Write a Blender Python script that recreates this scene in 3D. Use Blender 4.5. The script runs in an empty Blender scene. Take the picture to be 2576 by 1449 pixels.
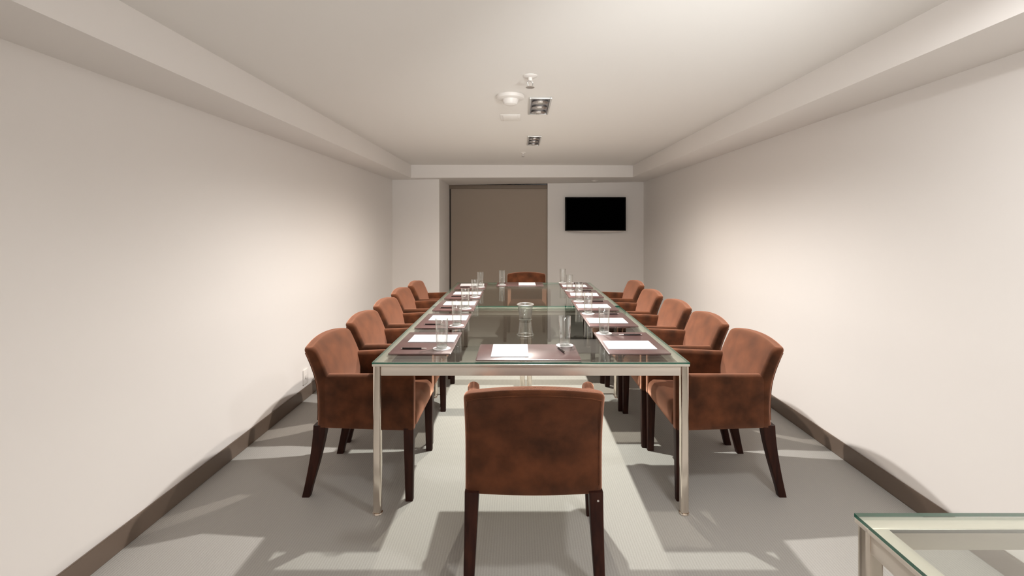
import bpy, bmesh, math, random
from mathutils import Vector, Matrix
random.seed(7)
S = bpy.context.scene
COL = S.collection
W_PX, H_PX = 2576, 1449
F_PX = 1270.0          # focal length in pixels
VP = (1304.0, 567.0)   # vanishing point of the room's long axis
CAM_H = 1.42
PI = math.pi

# ------------------------------------------------------------------ materials
def mat(name, color=(0.8, 0.8, 0.8), rough=0.5, metal=0.0, **kw):
    m = bpy.data.materials.new(name); m.use_nodes = True
    b = m.node_tree.nodes['Principled BSDF']
    b.inputs['Base Color'].default_value = (*color, 1)
    b.inputs['Roughness'].default_value = rough
    b.inputs['Metallic'].default_value = metal
    for k, v in kw.items():
        b.inputs[k.replace('_', ' ')].default_value = v
    return m

def nd(m, typ, **props):
    n = m.node_tree.nodes.new(typ)
    for k, v in props.items(): setattr(n, k, v)
    return n

def noise_color(m, c1, c2, scale, detail=3, lo=0.35, hi=0.65, stretch=(1, 1, 1), coord='Object'):
    nt = m.node_tree; L = nt.links
    tc = nd(m, 'ShaderNodeTexCoord'); mp = nd(m, 'ShaderNodeMapping')
    mp.inputs['Scale'].default_value = stretch
    L.new(tc.outputs[coord], mp.inputs['Vector'])
    nz = nd(m, 'ShaderNodeTexNoise'); nz.inputs['Scale'].default_value = scale
    nz.inputs['Detail'].default_value = detail
    L.new(mp.outputs[0], nz.inputs['Vector'])
    cr = nd(m, 'ShaderNodeValToRGB')
    cr.color_ramp.elements[0].position = lo; cr.color_ramp.elements[0].color = (*c1, 1)
    cr.color_ramp.elements[1].position = hi; cr.color_ramp.elements[1].color = (*c2, 1)
    L.new(nz.outputs['Fac'], cr.inputs[0])
    L.new(cr.outputs[0], nt.nodes['Principled BSDF'].inputs['Base Color'])
    return mp, cr

def noise_bump(m, scale, strength, dist=0.002, mp=None):
    nt = m.node_tree; L = nt.links
    nz = nd(m, 'ShaderNodeTexNoise'); nz.inputs['Scale'].default_value = scale
    nz.inputs['Detail'].default_value = 2
    if mp is None:
        tc = nd(m, 'ShaderNodeTexCoord'); L.new(tc.outputs['Object'], nz.inputs['Vector'])
    else: L.new(mp.outputs[0], nz.inputs['Vector'])
    bp = nd(m, 'ShaderNodeBump'); bp.inputs['Strength'].default_value = strength
    bp.inputs['Distance'].default_value = dist
    L.new(nz.outputs['Fac'], bp.inputs['Height'])
    L.new(bp.outputs[0], nt.nodes['Principled BSDF'].inputs['Normal'])

def thin_glass(name, tint, r0=0.04, rough=0.0, power=5.0):
    """transparent pane whose mirror share rises towards grazing angles"""
    m = bpy.data.materials.new(name); m.use_nodes = True
    nt = m.node_tree; nt.nodes.clear(); L = nt.links
    out = nt.nodes.new('ShaderNodeOutputMaterial')
    tr = nt.nodes.new('ShaderNodeBsdfTransparent'); tr.inputs[0].default_value = (*tint, 1)
    gl = nt.nodes.new('ShaderNodeBsdfGlossy'); gl.inputs['Roughness'].default_value = rough
    gl.inputs['Color'].default_value = (0.95, 0.97, 0.96, 1)
    lw = nt.nodes.new('ShaderNodeLayerWeight'); lw.inputs['Blend'].default_value = 0.5
    pw = nt.nodes.new('ShaderNodeMath'); pw.operation = 'POWER'; pw.inputs[1].default_value = power
    ma = nt.nodes.new('ShaderNodeMath'); ma.operation = 'MULTIPLY_ADD'
    ma.inputs[1].default_value = 1 - r0; ma.inputs[2].default_value = r0
    mx = nt.nodes.new('ShaderNodeMixShader')
    L.new(lw.outputs['Facing'], pw.inputs[0]); L.new(pw.outputs[0], ma.inputs[0])
    L.new(ma.outputs[0], mx.inputs[0]); L.new(tr.outputs[0], mx.inputs[1]); L.new(gl.outputs[0], mx.inputs[2])
    L.new(mx.outputs[0], out.inputs['Surface'])
    return m

M = {}
M['wall'] = mat('wall_paint', (0.83, 0.79, 0.755), 0.7)
noise_bump(M['wall'], 220, 0.05, 0.001)
M['ceil'] = mat('ceiling_paint', (0.83, 0.80, 0.765), 0.75)
M['base'] = mat('baseboard_paint', (0.17, 0.125, 0.095), 0.4)
M['white'] = mat('white_plastic', (0.80, 0.76, 0.72), 0.4)
M['blind'] = mat('blind_fabric', (0.38, 0.31, 0.25), 0.9)
noise_bump(M['blind'], 900, 0.15, 0.0005)
M['blind_rail'] = mat('blind_rail', (0.21, 0.16, 0.12), 0.6)
M['dark_gap'] = mat('painted_gap', (0.035, 0.022, 0.015), 0.6)
M['tv'] = mat('tv_screen', (0.0006, 0.0006, 0.0008), 0.35, Specular_IOR_Level=0.0)
M['tv_frame'] = mat('tv_bezel', (0.002, 0.002, 0.002), 0.4, Specular_IOR_Level=0.15)
M['silver'] = mat('silver_trim', (0.62, 0.58, 0.55), 0.3, 0.7)
M['steel'] = mat('brushed_steel', (0.84, 0.76, 0.68), 0.16, 1.0)
M['rail'] = mat('satin_frame', (0.76, 0.69, 0.61), 0.30, 0.4)
M['glass'] = thin_glass('table_glass', (0.955, 0.975, 0.955), 0.06, 0.0, 3.6)
M['glass_edge'] = mat('glass_edge', (0.002, 0.105, 0.070), 0.1, 0.0, Alpha=0.92)
M['tumbler'] = thin_glass('tumbler_glass', (0.97, 0.975, 0.97), 0.09, 0.03, 2.2)
M['glass_solid'] = mat('solid_glass', (0.95, 0.96, 0.95), 0.08, Transmission_Weight=0.75, IOR=1.45)
M['paper'] = mat('white_paper', (0.53, 0.53, 0.54), 0.6)
M['coaster'] = mat('white_coaster', (0.64, 0.61, 0.60), 0.7)
M['pen'] = mat('black_pen', (0.012, 0.006, 0.006), 0.25)
M['pen_metal'] = mat('pen_metal', (0.8, 0.75, 0.72), 0.2, 1.0)
M['leg'] = mat('dark_wood', (0.045, 0.014, 0.008), 0.5, Specular_IOR_Level=0.22)
mp, _ = noise_color(M['leg'], (0.016, 0.004, 0.003), (0.045, 0.013, 0.007), 9, 4, 0.3, 0.7, (6, 6, 1))
M['mat_leather'] = mat('brown_leather', (0.085, 0.038, 0.034), 0.36, Specular_IOR_Level=0.6, Coat_Weight=0.9, Coat_Roughness=0.22)
mp, _ = noise_color(M['mat_leather'], (0.075, 0.034, 0.032), (0.115, 0.056, 0.052), 5, 4, 0.3, 0.7)
noise_bump(M['mat_leather'], 350, 0.12, 0.001)
# velvet, brushed into lighter and darker patches
M['velvet'] = mat('rust_velvet', (0.2, 0.05, 0.02), 0.8, Sheen_Weight=1.0, Sheen_Roughness=0.45,
                  Sheen_Tint=(1.0, 0.50, 0.34, 1), Specular_IOR_Level=0.15)
mp, _ = noise_color(M['velvet'], (0.026, 0.008, 0.002), (0.130, 0.040, 0.014), 9.0, 8, 0.30, 0.75)
noise_bump(M['velvet'], 420, 0.25, 0.002)
M['lamp'] = mat('lamp_reflector', (0.75, 0.74, 0.74), 0.25, 1.0)
M['fixture_frame'] = mat('fixture_frame', (0.66, 0.65, 0.63), 0.4, 0.5)
M['fixture_dark'] = mat('fixture_inside', (0.30, 0.29, 0.30), 0.4, 0.3)
M['bulb'] = mat('lamp_lens', (0.8, 0.75, 0.7), 0.15)

# carpet: fine loop ribs running with the room, gently bowed, plus a mottled tone
M['carpet'] = mat('loop_carpet', (0.40, 0.37, 0.33), 0.95, Specular_IOR_Level=0.1)
def carpet():
    m = M['carpet']; nt = m.node_tree; L = nt.links; P = nt.nodes['Principled BSDF']
    tc = nd(m, 'ShaderNodeTexCoord')
    wv = nd(m, 'ShaderNodeTexWave', wave_type='BANDS', bands_direction='X')
    wv.inputs['Scale'].default_value = 26; wv.inputs['Distortion'].default_value = 1.2
    wv.inputs['Detail'].default_value = 2; wv.inputs['Detail Scale'].default_value = 0.6
    L.new(tc.outputs['Object'], wv.inputs['Vector'])
    n1 = nd(m, 'ShaderNodeTexNoise'); n1.inputs['Scale'].default_value = 160; n1.inputs['Detail'].default_value = 3
    n2 = nd(m, 'ShaderNodeTexNoise'); n2.inputs['Scale'].default_value = 1.6; n2.inputs['Detail'].default_value = 3
    L.new(tc.outputs['Object'], n1.inputs['Vector']); L.new(tc.outputs['Object'], n2.inputs['Vector'])
    a = nd(m, 'ShaderNodeMix', data_type='RGBA')
    a.inputs['A'].default_value = (0.335, 0.32, 0.295, 1); a.inputs['B'].default_value = (0.44, 0.422, 0.392, 1)
    f = nd(m, 'ShaderNodeMath', operation='MULTIPLY_ADD'); f.inputs[1].default_value = 0.35
    g = nd(m, 'ShaderNodeMath', operation='MULTIPLY_ADD'); g.inputs[1].default_value = 0.6; g.inputs[2].default_value = 0.0
    L.new(n1.outputs['Fac'], g.inputs[0]); L.new(wv.outputs['Fac'], f.inputs[0]); L.new(g.outputs[0], f.inputs[2])
    L.new(f.outputs[0], a.inputs['Factor'])
    L.new(a.outputs['Result'], P.inputs['Base Color'])
    bp = nd(m, 'ShaderNodeBump'); bp.inputs['Strength'].default_value = 0.4; bp.inputs['Distance'].default_value = 0.004
    L.new(f.outputs[0], bp.inputs['Height']); L.new(bp.outputs[0], P.inputs['Normal'])
carpet()

# ------------------------------------------------------------------ mesh helpers
class MB:
    def __init__(s): s.bm = bmesh.new()
    def quadbox(s, lo, hi, mi=0):
        x0, y0, z0 = lo; x1, y1, z1 = hi
        return s.hexa([(x0,y0,z0),(x1,y0,z0),(x1,y1,z0),(x0,y1,z0),(x0,y0,z1),(x1,y0,z1),(x1,y1,z1),(x0,y1,z1)], mi)
    def hexa(s, p, mi=0):
        v = [s.bm.verts.new(q) for q in p]
        fs = []
        for i in ((0,3,2,1),(4,5,6,7),(0,1,5,4),(1,2,6,5),(2,3,7,6),(3,0,4,7)):
            f = s.bm.faces.new([v[k] for k in i]); f.material_index = mi; fs.append(f)
        return fs
    def rbox(s, lo, hi, r, seg=2, mi=0):
        tmp = bmesh.new(); t = MB(); t.bm = tmp; t.quadbox(lo, hi)
        bmesh.ops.bevel(tmp, geom=tmp.edges[:], offset=r, segments=seg, profile=0.5, affect='EDGES')
        s.merge(tmp, mi); return s
    def merge(s, tmp, mi=0):
        mp = {v: s.bm.verts.new(v.co) for v in tmp.verts}
        for f in tmp.faces:
            try:
                g = s.bm.faces.new([mp[v] for v in f.verts]); g.material_index = mi
            except ValueError: pass
        tmp.free()
    def loft(s, loops, cap=(True, True), mi=0):
        rows = [[s.bm.verts.new(p) for p in lp] for lp in loops]
        n = len(rows[0])
        for a, b in zip(rows, rows[1:]):
            for i in range(n):
                f = s.bm.faces.new((a[i], a[(i+1) % n], b[(i+1) % n], b[i])); f.material_index = mi
        for flag, row, rev in ((cap[0], rows[0], True), (cap[1], rows[-1], False)):
            if flag:
                f = s.bm.faces.new(row[::-1] if rev else row); f.material_index = mi
    def lathe(s, prof, n=32, c=(0, 0, 0), mi=0, closed=False):
        rows = []
        for r, z in prof:
            if r < 1e-6: rows.append([s.bm.verts.new((c[0], c[1], c[2]+z))])
            else: rows.append([s.bm.verts.new((c[0]+r*math.cos(2*PI*i/n), c[1]+r*math.sin(2*PI*i/n), c[2]+z)) for i in range(n)])
        for a, b in zip(rows, rows[1:]):
            for i in range(n):
                j = (i+1) % n
                if len(a) == 1 and len(b) == 1: continue
                if len(a) == 1: f = s.bm.faces.new((a[0], b[j], b[i]))
                elif len(b) == 1: f = s.bm.faces.new((a[i], a[j], b[0]))
                else: f = s.bm.faces.new((a[i], a[j], b[j], b[i]))
                f.material_index = mi
        return s
    def tube(s, pts, r, n=8, mi=0, closed=False):
        P = [Vector(p) for p in pts]; loops = []
        for i, p in enumerate(P):
            if closed: t = P[(i+1) % len(P)] - P[i-1]
            else: t = P[min(i+1, len(P)-1)] - P[max(i-1, 0)]
            t.normalize()
            up = Vector((0, 0, 1)) if abs(t.z) < 0.9 else Vector((1, 0, 0))
            a = t.cross(up).normalized(); b = t.cross(a).normalized()
            rr = r[i] if isinstance(r, (list, tuple)) else r
            loops.append([p + a*rr*math.cos(2*PI*k/n) + b*rr*math.sin(2*PI*k/n) for k in range(n)])
        if closed: loops.append(loops[0])
        s.loft(loops, (not closed, not closed), mi)
        return s
    def build(s, name, mats, parent=None, smooth=None, loc=(0, 0, 0)):
        bmesh.ops.remove_doubles(s.bm, verts=s.bm.verts, dist=1e-6)
        bmesh.ops.recalc_face_normals(s.bm, faces=s.bm.faces)
        me = bpy.data.meshes.new(name); s.bm.to_mesh(me); s.bm.free()
        if not isinstance(mats, (list, tuple)): mats = [mats]
        for m in mats: me.materials.append(m)
        if smooth is not None:
            for p in me.polygons: p.use_smooth = True
            me.set_sharp_from_angle(angle=math.radians(smooth))
        o = bpy.data.objects.new(name, me); COL.objects.link(o)
        o.location = loc
        if parent is not None: o.parent = parent
        return o

def rrect(a, b, r, z, c=(0, 0), seg=4, ny=1, nx=1):
    """rounded rectangle loop, half sizes a,b, extra points along the sides"""
    r = min(r, a*0.999, b*0.999); pts = []
    for k, (sx, sy) in enumerate(((1, 1), (-1, 1), (-1, -1), (1, -1))):
        cx, cy = sx*(a-r), sy*(b-r)
        for i in range(seg+1):
            t = PI/2*k + PI/2*i/seg
            pts.append((c[0]+cx+r*math.cos(t), c[1]+cy+r*math.sin(t), z))
        nxt = ((-1, 1), (-1, -1), (1, -1), (1, 1))[k]
        n = nx if k % 2 == 0 else ny
        p0 = Vector(pts[-1]); t = PI/2*(k+1)
        p1 = Vector((c[0]+nxt[0]*(a-r)+r*math.cos(t), c[1]+nxt[1]*(b-r)+r*math.sin(t), z))
        for i in range(1, n): pts.append(tuple(p0.lerp(p1, i/n)))
    return pts

def tag(o, label=None, cat=None, group=None, kind=None):
    if label: o['label'] = label
    if cat: o['category'] = cat
    if group: o['group'] = group
    if kind: o['kind'] = kind
    return o
def thing(name, label, cat, loc=(0, 0, 0), rz=0, group=None):
    o = bpy.data.objects.new(name, None); COL.objects.link(o)
    o.empty_display_size = 0.1
    o.location = loc; o.rotation_euler = (0, 0, rz)
    return tag(o, label, cat, group)
def dup(root, loc, rz, label, sc=None):
    r = root.copy(); COL.objects.link(r); r.location = loc; r.rotation_euler = (0, 0, rz)
    if sc: r.scale = sc
    r['label'] = label
    for ch in list(root.children):
        c = ch.copy(); COL.objects.link(c); c.parent = r
        for g in list(ch.children):
            d = g.copy(); COL.objects.link(d); d.parent = c
    return r
def struct(o): o['kind'] = 'structure'; return o

# ------------------------------------------------------------------ room shell
XL, XR = -1.745, 1.98
Y0, Y1 = -1.3, 7.98
def zs(x): return 2.05 + 0.055*(x-XL)/(XR-XL)          # underside of the bulkheads
def zc(x): return 2.225 + 0.040*(x+1.43)/3.04           # ceiling
T = 0.12
m = MB(); m.quadbox((XL-T, Y0-T, -T), (XR+T, Y1+0.3, 0)); struct(m.build('floor', M['carpet']))
m = MB(); m.hexa([(XL-T,Y0-T,zc(XL)),(XR+T,Y0-T,zc(XR)),(XR+T,Y1+0.3,zc(XR)),(XL-T,Y1+0.3,zc(XL)),
                  (XL-T,Y0-T,2.5),(XR+T,Y0-T,2.5),(XR+T,Y1+0.3,2.5),(XL-T,Y1+0.3,2.5)])
struct(m.build('ceiling', M['ceil']))
m = MB(); m.quadbox((XL-T, Y0-T, 0), (XL, Y1+0.3, 2.24)); struct(m.build('wall_left', M['wall']))
m = MB(); m.quadbox((XR, Y0-T, 0), (XR+T, Y1+0.3, 2.28)); struct(m.build('wall_right', M['wall']))
m = MB(); m.quadbox((XL, Y0-T, 0), (XR, Y0, 2.24)); struct(m.build('wall_back', M['wall']))
# far wall: a pier at the left, the blind's recess, the wall behind the television
m = MB(); m.quadbox((XL, 6.99, 0), (-1.095, Y1+0.3, 2.12)); struct(m.build('wall_pier', M['wall']))
m = MB(); m.quadbox((-1.095, Y1+0.16, 0), (0.462, Y1+0.3, 2.12)); struct(m.build('wall_recess', M['wall']))
m = MB(); m.quadbox((0.462, Y1, 0), (XR, Y1+0.3, 2.12))
struct(m.build('wall_far', M['wall']))
def prism(x0, x1, ya0, ya1, yb0, yb1):
    m = MB()   # bulkhead between x0,x1; front/back y at each end
    m.hexa([(x0,ya0,zs(x0)),(x1,yb0,zs(x1)),(x1,yb1,zs(x1)),(x0,ya1,zs(x0)),
            (x0,ya0,2.3),(x1,yb0,2.3),(x1,yb1,2.3),(x0,ya1,2.3)]); return m
struct(prism(XL, -1.43, Y0, Y1, Y0, Y1).build('trim_1', M['wall']))
struct(prism(1.61, XR, Y0, Y1, Y0, Y1).build('trim_2', M['wall']))
struct(prism(-1.43, 1.61, 6.73, Y1+0.2, 7.10, Y1+0.2).build('trim_3', M['wall']))
def baseboard(name, lo, hi):
    m = MB(); m.quadbox(lo, hi); bmesh.ops.bevel(m.bm, geom=[e for e in m.bm.edges], offset=0.003, segments=2, affect='EDGES')
    struct(m.build(name, M['base']))
baseboard('baseboard_left', (XL, Y0, 0), (XL+0.012, 6.99, 0.10))
baseboard('baseboard_right', (XR-0.012, Y0, 0), (XR, Y1, 0.10))
baseboard('baseboard_far', (0.462, Y1-0.012, 0), (XR-0.012, Y1, 0.10))
baseboard('baseboard_pier', (XL+0.012, 6.978, 0), (-1.095, 6.99, 0.10))

# roller blind in the recess
bl = thing('roller_blind', 'taupe roller blind pulled down in the recess of the far wall', 'blind', (-0.316, 8.03, 0))
m = MB(); m.quadbox((-0.755, -0.004, 0.02), (0.776, 0.0, 2.02)); m.build('blind_fabric', M['blind'], bl)
m = MB(); m.rbox((-0.779, -0.035, 2.00), (0.777, 0.045, 2.062), 0.008); m.build('headrail', M['blind_rail'], bl, 40)
m = MB(); m.rbox((-0.755, -0.014, 0.004), (0.776, 0.01, 0.03), 0.004); m.build('bottom_bar', M['blind_rail'], bl, 40)
m = MB(); m.quadbox((-0.779, -0.01, 0.0), (-0.757, 0.03, 1.998)); m.build('gap_strip', M['dark_gap'], bl)  # dark strip painted in for the shaded gap at the blind's left edge

# television
tv = thing('television', 'flat black television on the far wall right of the blind', 'television', (1.209, 7.98, 1.597))
m = MB(); m.rbox((-0.476, -0.075, -0.262), (0.476, -0.035, 0.265), 0.006); m.build('casing', M['tv_frame'], tv, 40)
m = MB(); m.quadbox((-0.458, -0.0765, -0.246), (0.458, -0.0745, 0.25)); m.build('screen', M['tv'], tv)
m = MB()
for a, b in (((-0.476), (0.476)),):
    n = 24; lp = []
    for i in range(n+1):
        x = a + (b-a)*i/n; d = 0.026*(1-(2*i/n-1)**2)**0.5 + 0.004
        lp.append([(x, -0.074, -0.261), (x, -0.045, -0.261), (x, -0.045, -0.261-d), (x, -0.068, -0.261-d)])
    m.loft(lp)
m.build('silver_strip', M['silver'], tv, 50)
m = MB(); m.quadbox((-0.2, -0.036, -0.15), (0.2, 0.0, 0.15)); m.build('wall_bracket', M['tv_frame'], tv)

# wall socket low on the left wall
so = thing('wall_socket', 'small white socket plate low on the left wall behind the chairs', 'socket', (XL, 4.13, 0.185))
m = MB(); m.rbox((0, -0.045, -0.06), (0.009, 0.045, 0.06), 0.003); m.build('cover_plate', M['white'], so, 40)
m = MB(); m.lathe([(0.0, 0.0), (0.017, 0.0), (0.019, 0.002), (0.019, 0.004), (0.0, 0.004)], 20)
for v in m.bm.verts: v.co = Vector((v.co.z+0.009, v.co.x, v.co.y))
m.build('socket_face', M['white'], so, 40)

# ------------------------------------------------------------------ ceiling fittings
def fixture(label, x, y, half_len, half_w):
    z = zc(x)
    t = thing('ceiling_light', label, 'ceiling light', (x, y, z), 0, 'recessed spotlight fittings above the table')
    m = MB(); w, l = half_w, half_len; e = 0.012
    m.rbox((-w, -l, -0.012), (-w+e, l, 0.0), 0.002); m.rbox((w-e, -l, -0.012), (w, l, 0.0), 0.002)
    m.rbox((-w+e, -l, -0.012), (w-e, -l+e, 0.0), 0.002); m.rbox((-w+e, l-e, -0.012), (w-e, l, 0.0), 0.002)
    m.build('frame', M['fixture_frame'], t, 40)
    m = MB(); m.quadbox((-w+e, -l+e, -0.003), (w-e, l-e, -0.001)); m.build('housing', M['fixture_dark'], t)
    for k in (-1, 0, 1):
        cy = k*(l-e)*2/3; r = min(w-e, (l-e)/3)*0.86
        m = MB(); m.lathe([(r, -0.004), (r, -0.016), (r*0.92, -0.016), (r*0.55, -0.006), (0.0, -0.005)], 24, (0, cy, 0))
        o = m.build('spot_reflector', M['lamp'], t, 35)
        m = MB(); m.lathe([(0, -0.018), (r*0.3, -0.016), (r*0.34, -0.006)], 16, (0, cy, 0)); m.build('bulb', M['bulb'], o, 50)
    return t
fixture('nearer long silver three-lamp ceiling fitting beside the smoke detector', 0.145, 3.48, 0.235, 0.073)
fixture('farther small silver ceiling fitting near the far end of the ceiling', 0.150, 4.90, 0.25, 0.064)

sd = thing('smoke_detector', 'round white smoke detector on the ceiling left of the nearer light', 'smoke detector', (-0.05, 3.20, zc(-0.05)))
m = MB(); m.lathe([(0, 0), (0.088, 0), (0.09, -0.008), (0.086, -0.020), (0.070, -0.026), (0, -0.026)], 40); m.build('base', M['white'], sd, 35)
m = MB(); m.lathe([(0.052, -0.024), (0.050, -0.040), (0.042, -0.056), (0.024, -0.063), (0, -0.064)], 32); m.build('sensor_dome', M['white'], sd, 35)
def sprinkler(label, x, y, k=1.0):
    t = thing('fire_sprinkler', label, 'sprinkler', (x, y, zc(x)), 0.6, 'ceiling sprinklers')
    t.scale = (k, k, k)
    m = MB(); m.lathe([(0, 0), (0.040, 0), (0.040, -0.004), (0.030, -0.010), (0.012, -0.012), (0.012, -0.030), (0, -0.030)], 24)
    m.build('rosette', M['white'], t, 35)
    m = MB()
    for s in (-1, 1):
        m.tube([(s*0.010, 0, -0.028), (s*0.020, 0, -0.040), (s*0.014, 0, -0.055), (s*0.002, 0, -0.062)], 0.0035)
    m.build('yoke', M['fixture_frame'], t, 50)
    m = MB(); m.lathe([(0, -0.060), (0.008, -0.061), (0.024, -0.063), (0.025, -0.066), (0, -0.067)], 20); m.build('deflector', M['silver'], t, 35)
sprinkler('white sprinkler head on the ceiling nearest the camera', 0.065, 2.78)
sprinkler('tiny sprinkler head at the far end of the ceiling', 0.053, 5.70, 0.75)
m = MB(); z = zc(-0.06); m.rbox((-0.075, -0.11, -0.006), (0.075, 0.11, 0), 0.002)
m.rbox((-0.055, -0.09, -0.009), (0.055, 0.09, -0.004), 0.002)
o = m.build('access_panel', M['ceil'], None, 40, (-0.06, 3.85, z)); tag(o, 'faint white square cover plate flush on the ceiling behind the smoke detector', 'cover plate')
dl = thing('soffit_spotlight', 'tiny round spotlight under the far bulkhead above the television', 'spotlight', (1.14, 7.55, zs(1.14)))
m = MB(); m.lathe([(0.050, 0), (0.052, -0.006), (0.038, -0.009), (0.036, -0.003), (0, -0.002)], 28); m.build('ring', M['white'], dl, 35)
m = MB(); m.lathe([(0.034, -0.003), (0.026, -0.014), (0, -0.018)], 20); m.build('lens', M['bulb'], dl, 50)

# ------------------------------------------------------------------ glass tables
def glass_table(name, label, x0, x1, y0, y1, mid=None, legs=True):
    cx, cy = (x0+x1)/2, (y0+y1)/2; a, b = (x1-x0)/2, (y1-y0)/2
    t = thing(name, label, 'table', (cx, cy, 0), 0)
    m = MB(); fs = m.quadbox((-a, -b, 0.7415), (a, b, 0.75))
    for f in fs[2:]: f.material_index = 1
    m.build('glass_top', [M['glass'], M['glass_edge']], t)
    m = MB(); e = 0.046   # flat lip under the glass and the rail below it
    zt, zl, zb = 0.741, 0.729, 0.682
    for (lx, ly, hx, hy) in ((-a, -b, a, -b+e), (-a, b-e, a, b), (-a, -b+e, -a+e, b-e), (a-e, -b+e, a, b-e)):
        m.rbox((lx, ly, zl), (hx, hy, zt), 0.0025, 2)
    m.build('top_frame', M['rail'], t, 40)
    i = 0.008; w = 0.022; L = 0.042
    for (lx, ly, hx, hy) in ((-a+L, -b+i, a-L, -b+i+w), (-a+L, b-i-w, a-L, b-i), (-a+i, -b+L, -a+i+w, b-L), (a-i-w, -b+L, a-i, b-L)):
        m = MB(); m.rbox((lx, ly, zb), (hx, hy, zl), 0.003, 2); m.build('rail', M['rail'], t, 40)
    def leg(x, y):
        m = MB(); h = 0.0195
        m.loft([rrect(h, h, 0.009, z, (x, y), 4) for z in (0.012, zl)])
        # a shallow groove on each face, as on extruded legs
        lg = m.build('leg', M['steel'], t, 35)
        m = MB(); m.loft([rrect(h*0.9, h*0.9, 0.012, z, (x, y), 4) for z in (0.010, 0.013)])
        m.lathe([(0, 0.0), (0.024, 0.0), (0.026, 0.003), (0.024, 0.009), (0.012, 0.012), (0, 0.012)], 24, (x, y, 0))
        m.build('foot', M['steel'], lg, 35)
    h = 0.0195 + 0.003
    if legs:
        for sx in (-1, 1):
            for sy in (-1, 1): leg(sx*(a-h), sy*(b-h))
    if mid is not None:
        for s in (-1, 1): leg(0 + s*0.030, mid*(b-h))
    return t
TX0, TX1 = -0.716, 0.839
YA, YB, YC = 2.467, 4.188, 5.915
glass_table('glass_table', 'near glass conference table with a steel frame, nearest the camera', TX0, TX1, YA, YB, mid=1)
glass_table('glass_table', 'far glass conference table set end to end behind the near one', TX0, TX1, YB+0.003, YC)
glass_table('glass_side_table', 'glass table corner at the bottom right beside the right wall', 0.782, 1.93, 0.20, 1.176)

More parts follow.
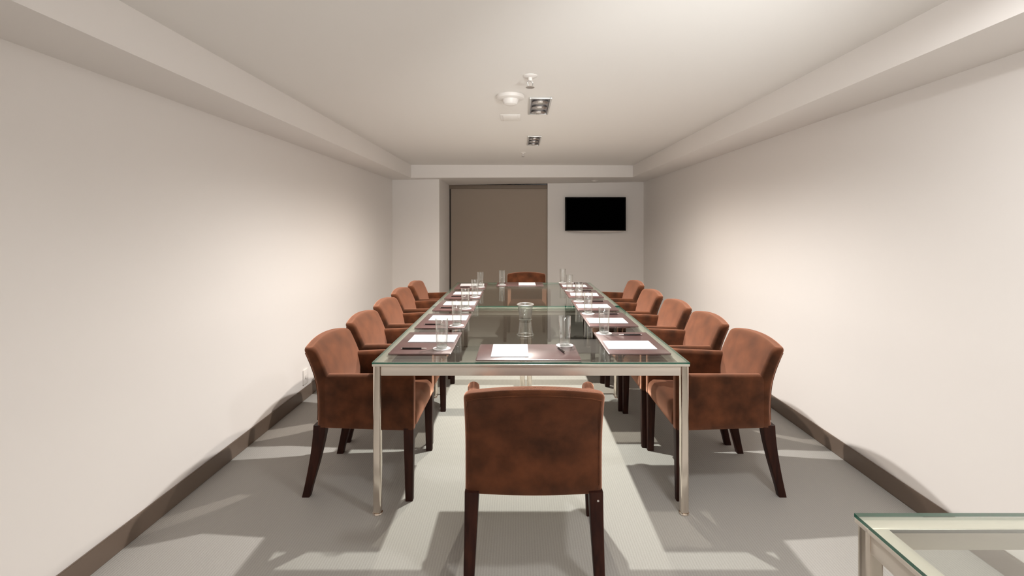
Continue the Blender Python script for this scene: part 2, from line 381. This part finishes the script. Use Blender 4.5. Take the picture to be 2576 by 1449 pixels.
# ------------------------------------------------------------------ armchair
def make_chair(label):
    t = thing('armchair', label, 'chair', (0, 0, 0), 0, 'rust velvet armchairs around the glass tables')
    # backrest ----------------------------------------------------
    a0 = 0.272
    def sst(x): x = max(0, min(1, x)); return x*x*(3-2*x)
    def back_rear(z):   # local y of the rear face
        q = (z-0.52)/0.26
        return -0.257 - (0.060*q*q if q > 0 else 0) - (0.012*(z-0.45)/0.35 if z > 0.45 else 0) - (0.004*((0.52-z)/0.16)**2 if z < 0.5 else 0)
    def back_th(z): return 0.078 - 0.010*sst((z-0.45)/0.33)
    def bend(p, z, top):
        x, y = p[0], p[1]; u = x/a0
        yy = y + 0.022*u*u
        if y > 0: yy += 0.018*max(0, 1-u*u)*sst((z-0.44)/0.1)*sst((0.82-z)/0.12)
        zz = z - (0.024*u*u if z > 0.5 else 0)*sst((z-0.5)/0.25)
        return yy, zz
    loops = []
    ztop = 0.800
    levels = [(z, 0.0) for z in (0.363, 0.366, 0.40, 0.45, 0.50, 0.55, 0.60, 0.65, 0.70, 0.74, 0.765)]
    levels += [(ztop-0.022+0.022*math.sin(t0), 0.018*(1-math.cos(t0))) for t0 in (0.15, 0.5, 0.85, 1.2, 1.45, 1.57)]
    levels[0] = (0.363, 0.004)
    for z, ins in levels:
        th = back_th(z); yc = back_rear(z) + th/2
        base = rrect(a0-ins, th/2-ins, 0.020, z, (0, 0), 4, 2, 12)
        lp = []
        for p in base:
            yy, zz = bend(p, z, ztop); lp.append((p[0], yc+yy, zz))
        loops.append(lp)
    m = MB(); m.loft(loops); back = m.build('backrest', M['velvet'], t, 55)
    # piping along the edge of the rear panel
    pts = []
    for k in range(40):
        pass
    rim = []
    zsq = [0.40+0.37*i/12 for i in range(13)]
    for z in zsq: rim.append((-0.258, z))
    for i in range(1, 12): rim.append((-0.258+0.516*i/12, 0.776))
    for z in reversed(zsq): rim.append((0.258, z))
    pts = []
    for x, z in rim:
        u = x/a0; zz = z - 0.024*u*u*sst((z-0.5)/0.25) if z > 0.5 else z
        pts.append((x, back_rear(z)+0.022*u*u-0.0005, zz))
    m = MB(); m.tube(pts, 0.0026, 6); m.build('piping', M['velvet'], back, 60)
    # seat ----------------------------------------------------------
    loops = []
    for z, ins in ((0.368, 0.006), (0.374, 0), (0.41, 0), (0.432, 0.003), (0.445, 0.010), (0.453, 0.022), (0.457, 0.045), (0.459, 0.09)):
        lp = []
        for p in rrect(0.236-ins*0.6, 0.236-ins, 0.02, z, (0, 0.040), 4, 4, 6):
            k = 1 + 0.10*(p[1]-0.04)/0.236
            lp.append((p[0]*k, p[1], z + (0.006 if ins > 0.02 else 0)))
        loops.append(lp)
    m = MB(); m.loft(loops); m.build('seat', M['velvet'], t, 60)
    # arms ------------------------------------------------------------
    for s in (-1, 1):
        loops = []
        arm_lv = [(0.363, 0.004), (0.368, 0.0)] + [(0.40+0.215*i/5, 0.0) for i in range(6)]
        arm_lv += [(0.6155+0.026*math.sin(q), 0.026*(1-math.cos(q))) for q in (0.3, 0.6, 0.9, 1.2, 1.5)]
        for z, ins in arm_lv:
            lp = []
            for p in rrect(0.0285-ins*0.95, 0.243-ins*0.6, 0.012, z, (0, 0), 3, 8, 1):
                y = p[1] + 0.030
                f = (y+0.21)/0.48
                x = s*(0.2425 + 0.040*f) + p[0]
                zz = z + (0.012*(f-0.3)*((z-0.363)/0.27))
                lp.append((x, y, zz))
            loops.append(lp)
        m = MB(); m.loft(loops); m.build('armrest', M['velvet'], t, 50)
    # legs --------------------------------------------------------------
    for s in (-1, 1):
        lp = []
        for i in range(9):    # rear leg, sweeping back to the floor
            z = 0.375*(1-i/8); q = 1-z/0.375
            yr = -0.259 - 0.060*q**1.5; w = 0.066-0.026*min(1, q*1.2)
            hx = 0.0275-0.0085*q
            lp.append(rrect(hx, w/2, 0.005, z, (s*(0.2715-hx), yr+w/2), 3))
        m = MB(); m.loft(lp); m.build('leg', M['leg'], t, 40)
        lp = []
        for i in range(6):
            z = 0.375*(1-i/5); q = i/5
            hx = 0.0255-0.007*q; w = 0.052-0.014*q
            lp.append(rrect(hx, w/2, 0.005, z, (s*(0.309-hx), 0.272-0.004*q-w/2), 3))
        m = MB(); m.loft(lp); m.build('leg', M['leg'], t, 40)
    # little round fixing on the rear of one back leg
    return t
ORD = ['nearest the camera', 'second from the camera', 'in the middle', 'fourth from the camera', 'farthest from the camera']
left_x = [-0.812, -0.823, -0.840, -0.880, -0.862]; left_y = [2.905, 3.57, 4.25, 4.97, 5.605]
right_x = [1.083, 1.058, 1.033, 1.005, 1.035]; right_y = [2.905, 3.53, 4.16, 4.84, 5.64]
ch = make_chair('rust velvet armchair with its back to the camera at the near table end')
ch.location = (0.061, 2.232, 0)
for i in range(5):
    dup(ch, (left_x[i], left_y[i], 0), -PI/2, 'rust velvet armchair in the left row by the wall, ' + ORD[i])
for i in range(5):
    dup(ch, (right_x[i], right_y[i], 0), PI/2, 'rust velvet armchair in the right row by the wall, ' + ORD[i])
dup(ch, (0.106, 6.42, 0), PI, 'rust velvet armchair facing the camera at the far table end before the blind', (0.93, 1, 1))
# a small metal screw cap shows on the near chair's right rear leg
rl = [c for c in ch.children if c.name.startswith('leg')][2]
m = MB(); m.lathe([(0, 0), (0.0045, 0), (0.0045, 0.002), (0, 0.003)], 14)
for v in m.bm.verts: v.co = Vector((v.co.x+0.250, -0.2615-v.co.z, v.co.y+0.345))
m.build('screw_cap', M['pen_metal'], rl, 40)

# ------------------------------------------------------------------ place settings
ZT = 0.7502
def g_mat():
    m = MB(); m.loft([rrect(0.262-i, 0.163-i, 0.006, z, (0, 0), 3) for z, i in ((0, 0.001), (0.001, 0), (0.0048, 0), (0.006, 0.0015))])
    o = m.build('leather_placemat', M['mat_leather'], None, 40); return o
def g_paper():
    m = MB(); m.quadbox((-0.095, -0.131, 0), (0.095, 0.131, 0.0035)); return m.build('notepad', M['paper'])
def g_coaster():
    m = MB(); m.lathe([(0, 0), (0.0465, 0), (0.048, 0.001), (0.047, 0.0022), (0, 0.0024)], 36); return m.build('paper_coaster', M['coaster'], None, 40)
def g_glass():
    m = MB(); m.lathe([(0, 0), (0.0275, 0), (0.0295, 0.002), (0.0300, 0.006), (0.0345, 0.158), (0.0335, 0.160), (0.0325, 0.158),
                       (0.0290, 0.016), (0, 0.0155)], 40)
    o = m.build('drinking_glass', M['tumbler'], None, 40)
    m = MB(); m.lathe([(0, 0.0025), (0.026, 0.0025), (0.0283, 0.005), (0.0283, 0.013), (0.025, 0.0152), (0, 0.0145)], 32)
    m.build('thick_base', M['glass_solid'], o, 40)
    return o
def g_pen():
    t = thing('pen', 'x', 'pen')
    m = MB(); m.tube([(0, -0.062, 0.0048), (0, -0.035, 0.0048), (0, 0.040, 0.0048)], [0.0045, 0.0048, 0.0046], 12); m.build('barrel', M['pen'], t, 40)
    m = MB(); m.tube([(0, 0.040, 0.0048), (0, 0.058, 0.0048), (0, 0.068, 0.0045)], [0.0044, 0.0036, 0.0010], 12); m.build('tip', M['pen_metal'], t, 40)
    m = MB(); m.tube([(0, -0.070, 0.0048), (0, -0.062, 0.0048)], 0.0043, 12)
    m.quadbox((-0.0015, -0.066, 0.0098), (0.0015, -0.030, 0.0112)); m.quadbox((-0.0015, -0.066, 0.0085), (0.0015, -0.062, 0.0112))
    m.build('clip', M['pen_metal'], t, 40)
    return t
SRC = {}
def put(kind, fn, label, cat, group, loc, rz):
    if kind not in SRC:
        o = fn(); SRC[kind] = o; o.location = loc; o.rotation_euler = (0, 0, rz)
        tag(o, label, cat, group); return o
    return dup(SRC[kind], loc, rz, label)
def setting(where, x, y, rz, glass=(0.20, 0.107), pen=(0.172, -0.045, 0.0), paper=(-0.080, 0.017, 0.0)):
    """origin = centre of the mat, local +y points away from the sitter"""
    c, s = math.cos(rz), math.sin(rz)
    def P(u, v, z): return (x+u*c-v*s, y+u*s+v*c, z)
    put('mat', g_mat, 'brown leather placemat ' + where, 'placemat', 'leather placemats', P(0, 0, ZT), rz)
    z = ZT+0.0061
    put('pad', g_paper, 'white notepad lying on the placemat ' + where, 'notepad', 'notepads on the placemats', P(paper[0], paper[1], z), rz+paper[2])
    put('coaster', g_coaster, 'round white coaster under the glass ' + where, 'coaster', 'paper coasters', P(glass[0], glass[1], z), rz)
    put('glass', g_glass, 'tall clear water glass on the placemat ' + where, 'glass', 'water glasses', P(glass[0], glass[1], z+0.0025), rz)
    put('pen', g_pen, 'black and silver pen on the placemat ' + where, 'pen', 'pens on the placemats', P(pen[0], pen[1], z), rz+pen[2])
NM = ['nearest the camera', 'second from the camera', 'third from the camera', 'fourth from the camera', 'farthest from the camera']
ly = [2.875, 3.535, 4.213, 4.853, 5.561]; ry = [2.875, 3.587, 4.222, 4.928, 5.615]
lj = [dict(glass=(0.155, 0.100)), dict(glass=(0.19, 0.105)), dict(glass=(0.185, 0.09)), dict(glass=(0.17, 0.11)), dict(glass=(0.13, 0.105), paper=(-0.07, 0.0, 0.06))]
rj = [dict(glass=(0.228, 0.103)), dict(glass=(0.21, 0.105)), dict(glass=(0.19, 0.10)), dict(glass=(0.2, 0.11), paper=(-0.08, 0.0, -0.05)), dict(glass=(0.21, 0.118))]
for i in range(5): setting('on the left side, ' + NM[i], -0.513, ly[i], -PI/2, **lj[i])
for i in range(5): setting('on the right side, ' + NM[i], 0.630, ry[i], PI/2, **rj[i])
setting('at the near end of the table', 0.050, 2.655, 0, glass=(0.206, 0.135), pen=(0.176, 0.02, 0.25), paper=(-0.094, 0.018, 0))
setting('at the far end of the table', 0.018, 5.73, PI, glass=(0.20, 0.115))

# glass bucket in the middle
bk = thing('glass_bucket', 'clear glass ice bucket in the middle of the near table', 'ice bucket', (0.050, 3.60, ZT))
bk.scale = (1, 1, 0.88)
m = MB(); m.lathe([(0, 0.006), (0.040, 0.006), (0.043, 0.012), (0.054, 0.112), (0.060, 0.118), (0.060, 0.126), (0.056, 0.128),
                   (0.051, 0.112), (0.039, 0.018), (0, 0.016)], 40); m.build('bowl', M['tumbler'], bk, 40)
m = MB(); m.lathe([(0, 0), (0.047, 0), (0.049, 0.002), (0.044, 0.006), (0, 0.006)], 40); m.build('base', M['tumbler'], bk, 40)
m = MB(); m.tube([(0.0585*math.cos(2*PI*k/36), 0.0585*math.sin(2*PI*k/36), 0.122) for k in range(36)], 0.0035, 8, closed=True)
m.build('rim', M['silver'], bk, 60)

# ------------------------------------------------------------------ lights
def area(name, loc, rot, size, energy, color, shape='DISK', size_y=None, spread=None):
    d = bpy.data.lights.new(name, 'AREA'); d.energy = energy; d.color = color; d.shape = shape; d.size = size
    if size_y: d.size_y = size_y
    if spread: d.spread = spread
    o = bpy.data.objects.new(name, d); COL.objects.link(o); o.location = loc; o.rotation_euler = rot
    return o
def spot(name, loc, rot, energy, color, angle, blend, r):
    d = bpy.data.lights.new(name, 'SPOT'); d.energy = energy; d.color = color
    d.spot_size = math.radians(angle); d.spot_blend = blend; d.shadow_soft_size = r
    o = bpy.data.objects.new(name, d); COL.objects.link(o); o.location = loc; o.rotation_euler = rot
    return o
WARM = (1.0, 0.91, 0.82); NEUT = (1.0, 0.975, 0.945)
spot('downlight_near', (0.14, 3.42, 2.205), (0, 0, 0), 240, NEUT, 160, 1.0, 0.018)
spot('downlight_far', (0.14, 4.90, 2.205), (0, 0, 0), 225, WARM, 164, 1.0, 0.018)
# ceiling lamp nearer than the frame shows; the rear one is added fill
area('ceiling_lamp_right', (0.95, 1.30, 2.21), (0, 0, 0), 0.22, 16, (0.98, 0.99, 1.0), 'DISK')
area('rear_fill', (-0.5, -0.4, 2.19), (0, 0, 0), 0.22, 5, (1, 0.96, 0.93), 'DISK')
# added unseen light behind the camera, turned up to brighten the ceiling
area('upward_fill', (0.45, -0.6, 1.75), (math.radians(128), 0, 0), 0.35, 24, (1.0, 1.0, 1.0), 'DISK', None, math.radians(110))
def aim(src, dst): return (Vector(dst)-Vector(src)).to_track_quat('-Z', 'Y').to_euler()
spot('ceiling_glow_fill', (0.95, 0.10, 1.20), aim((0.95, 0.10, 1.20), (0.55, 3.0, 2.26)), 150, (0.97, 1.0, 1.0), 50, 1.0, 0.12)  # added unseen spot, stands in for the glow thrown up by the glass tables

w = bpy.data.worlds.new('World'); S.world = w; w.use_nodes = True
w.node_tree.nodes['Background'].inputs[0].default_value = (1, 0.95, 0.9, 1)
w.node_tree.nodes['Background'].inputs[1].default_value = 0.02

# ------------------------------------------------------------------ camera
cd = bpy.data.cameras.new('camera'); cam = bpy.data.objects.new('camera', cd); COL.objects.link(cam)
cam.location = (0, 0, CAM_H); cam.rotation_euler = (PI/2, 0, 0)
cd.sensor_width = 36; cd.lens = F_PX/W_PX*36
cd.shift_x = -(VP[0]-W_PX/2)/W_PX
cd.shift_y = -(H_PX/2-VP[1])/W_PX
cd.clip_start = 0.05
S.camera = cam
S.view_settings.view_transform = 'Standard'; S.view_settings.look = 'None'
S.view_settings.gamma = 1; S.view_settings.exposure = 0.18
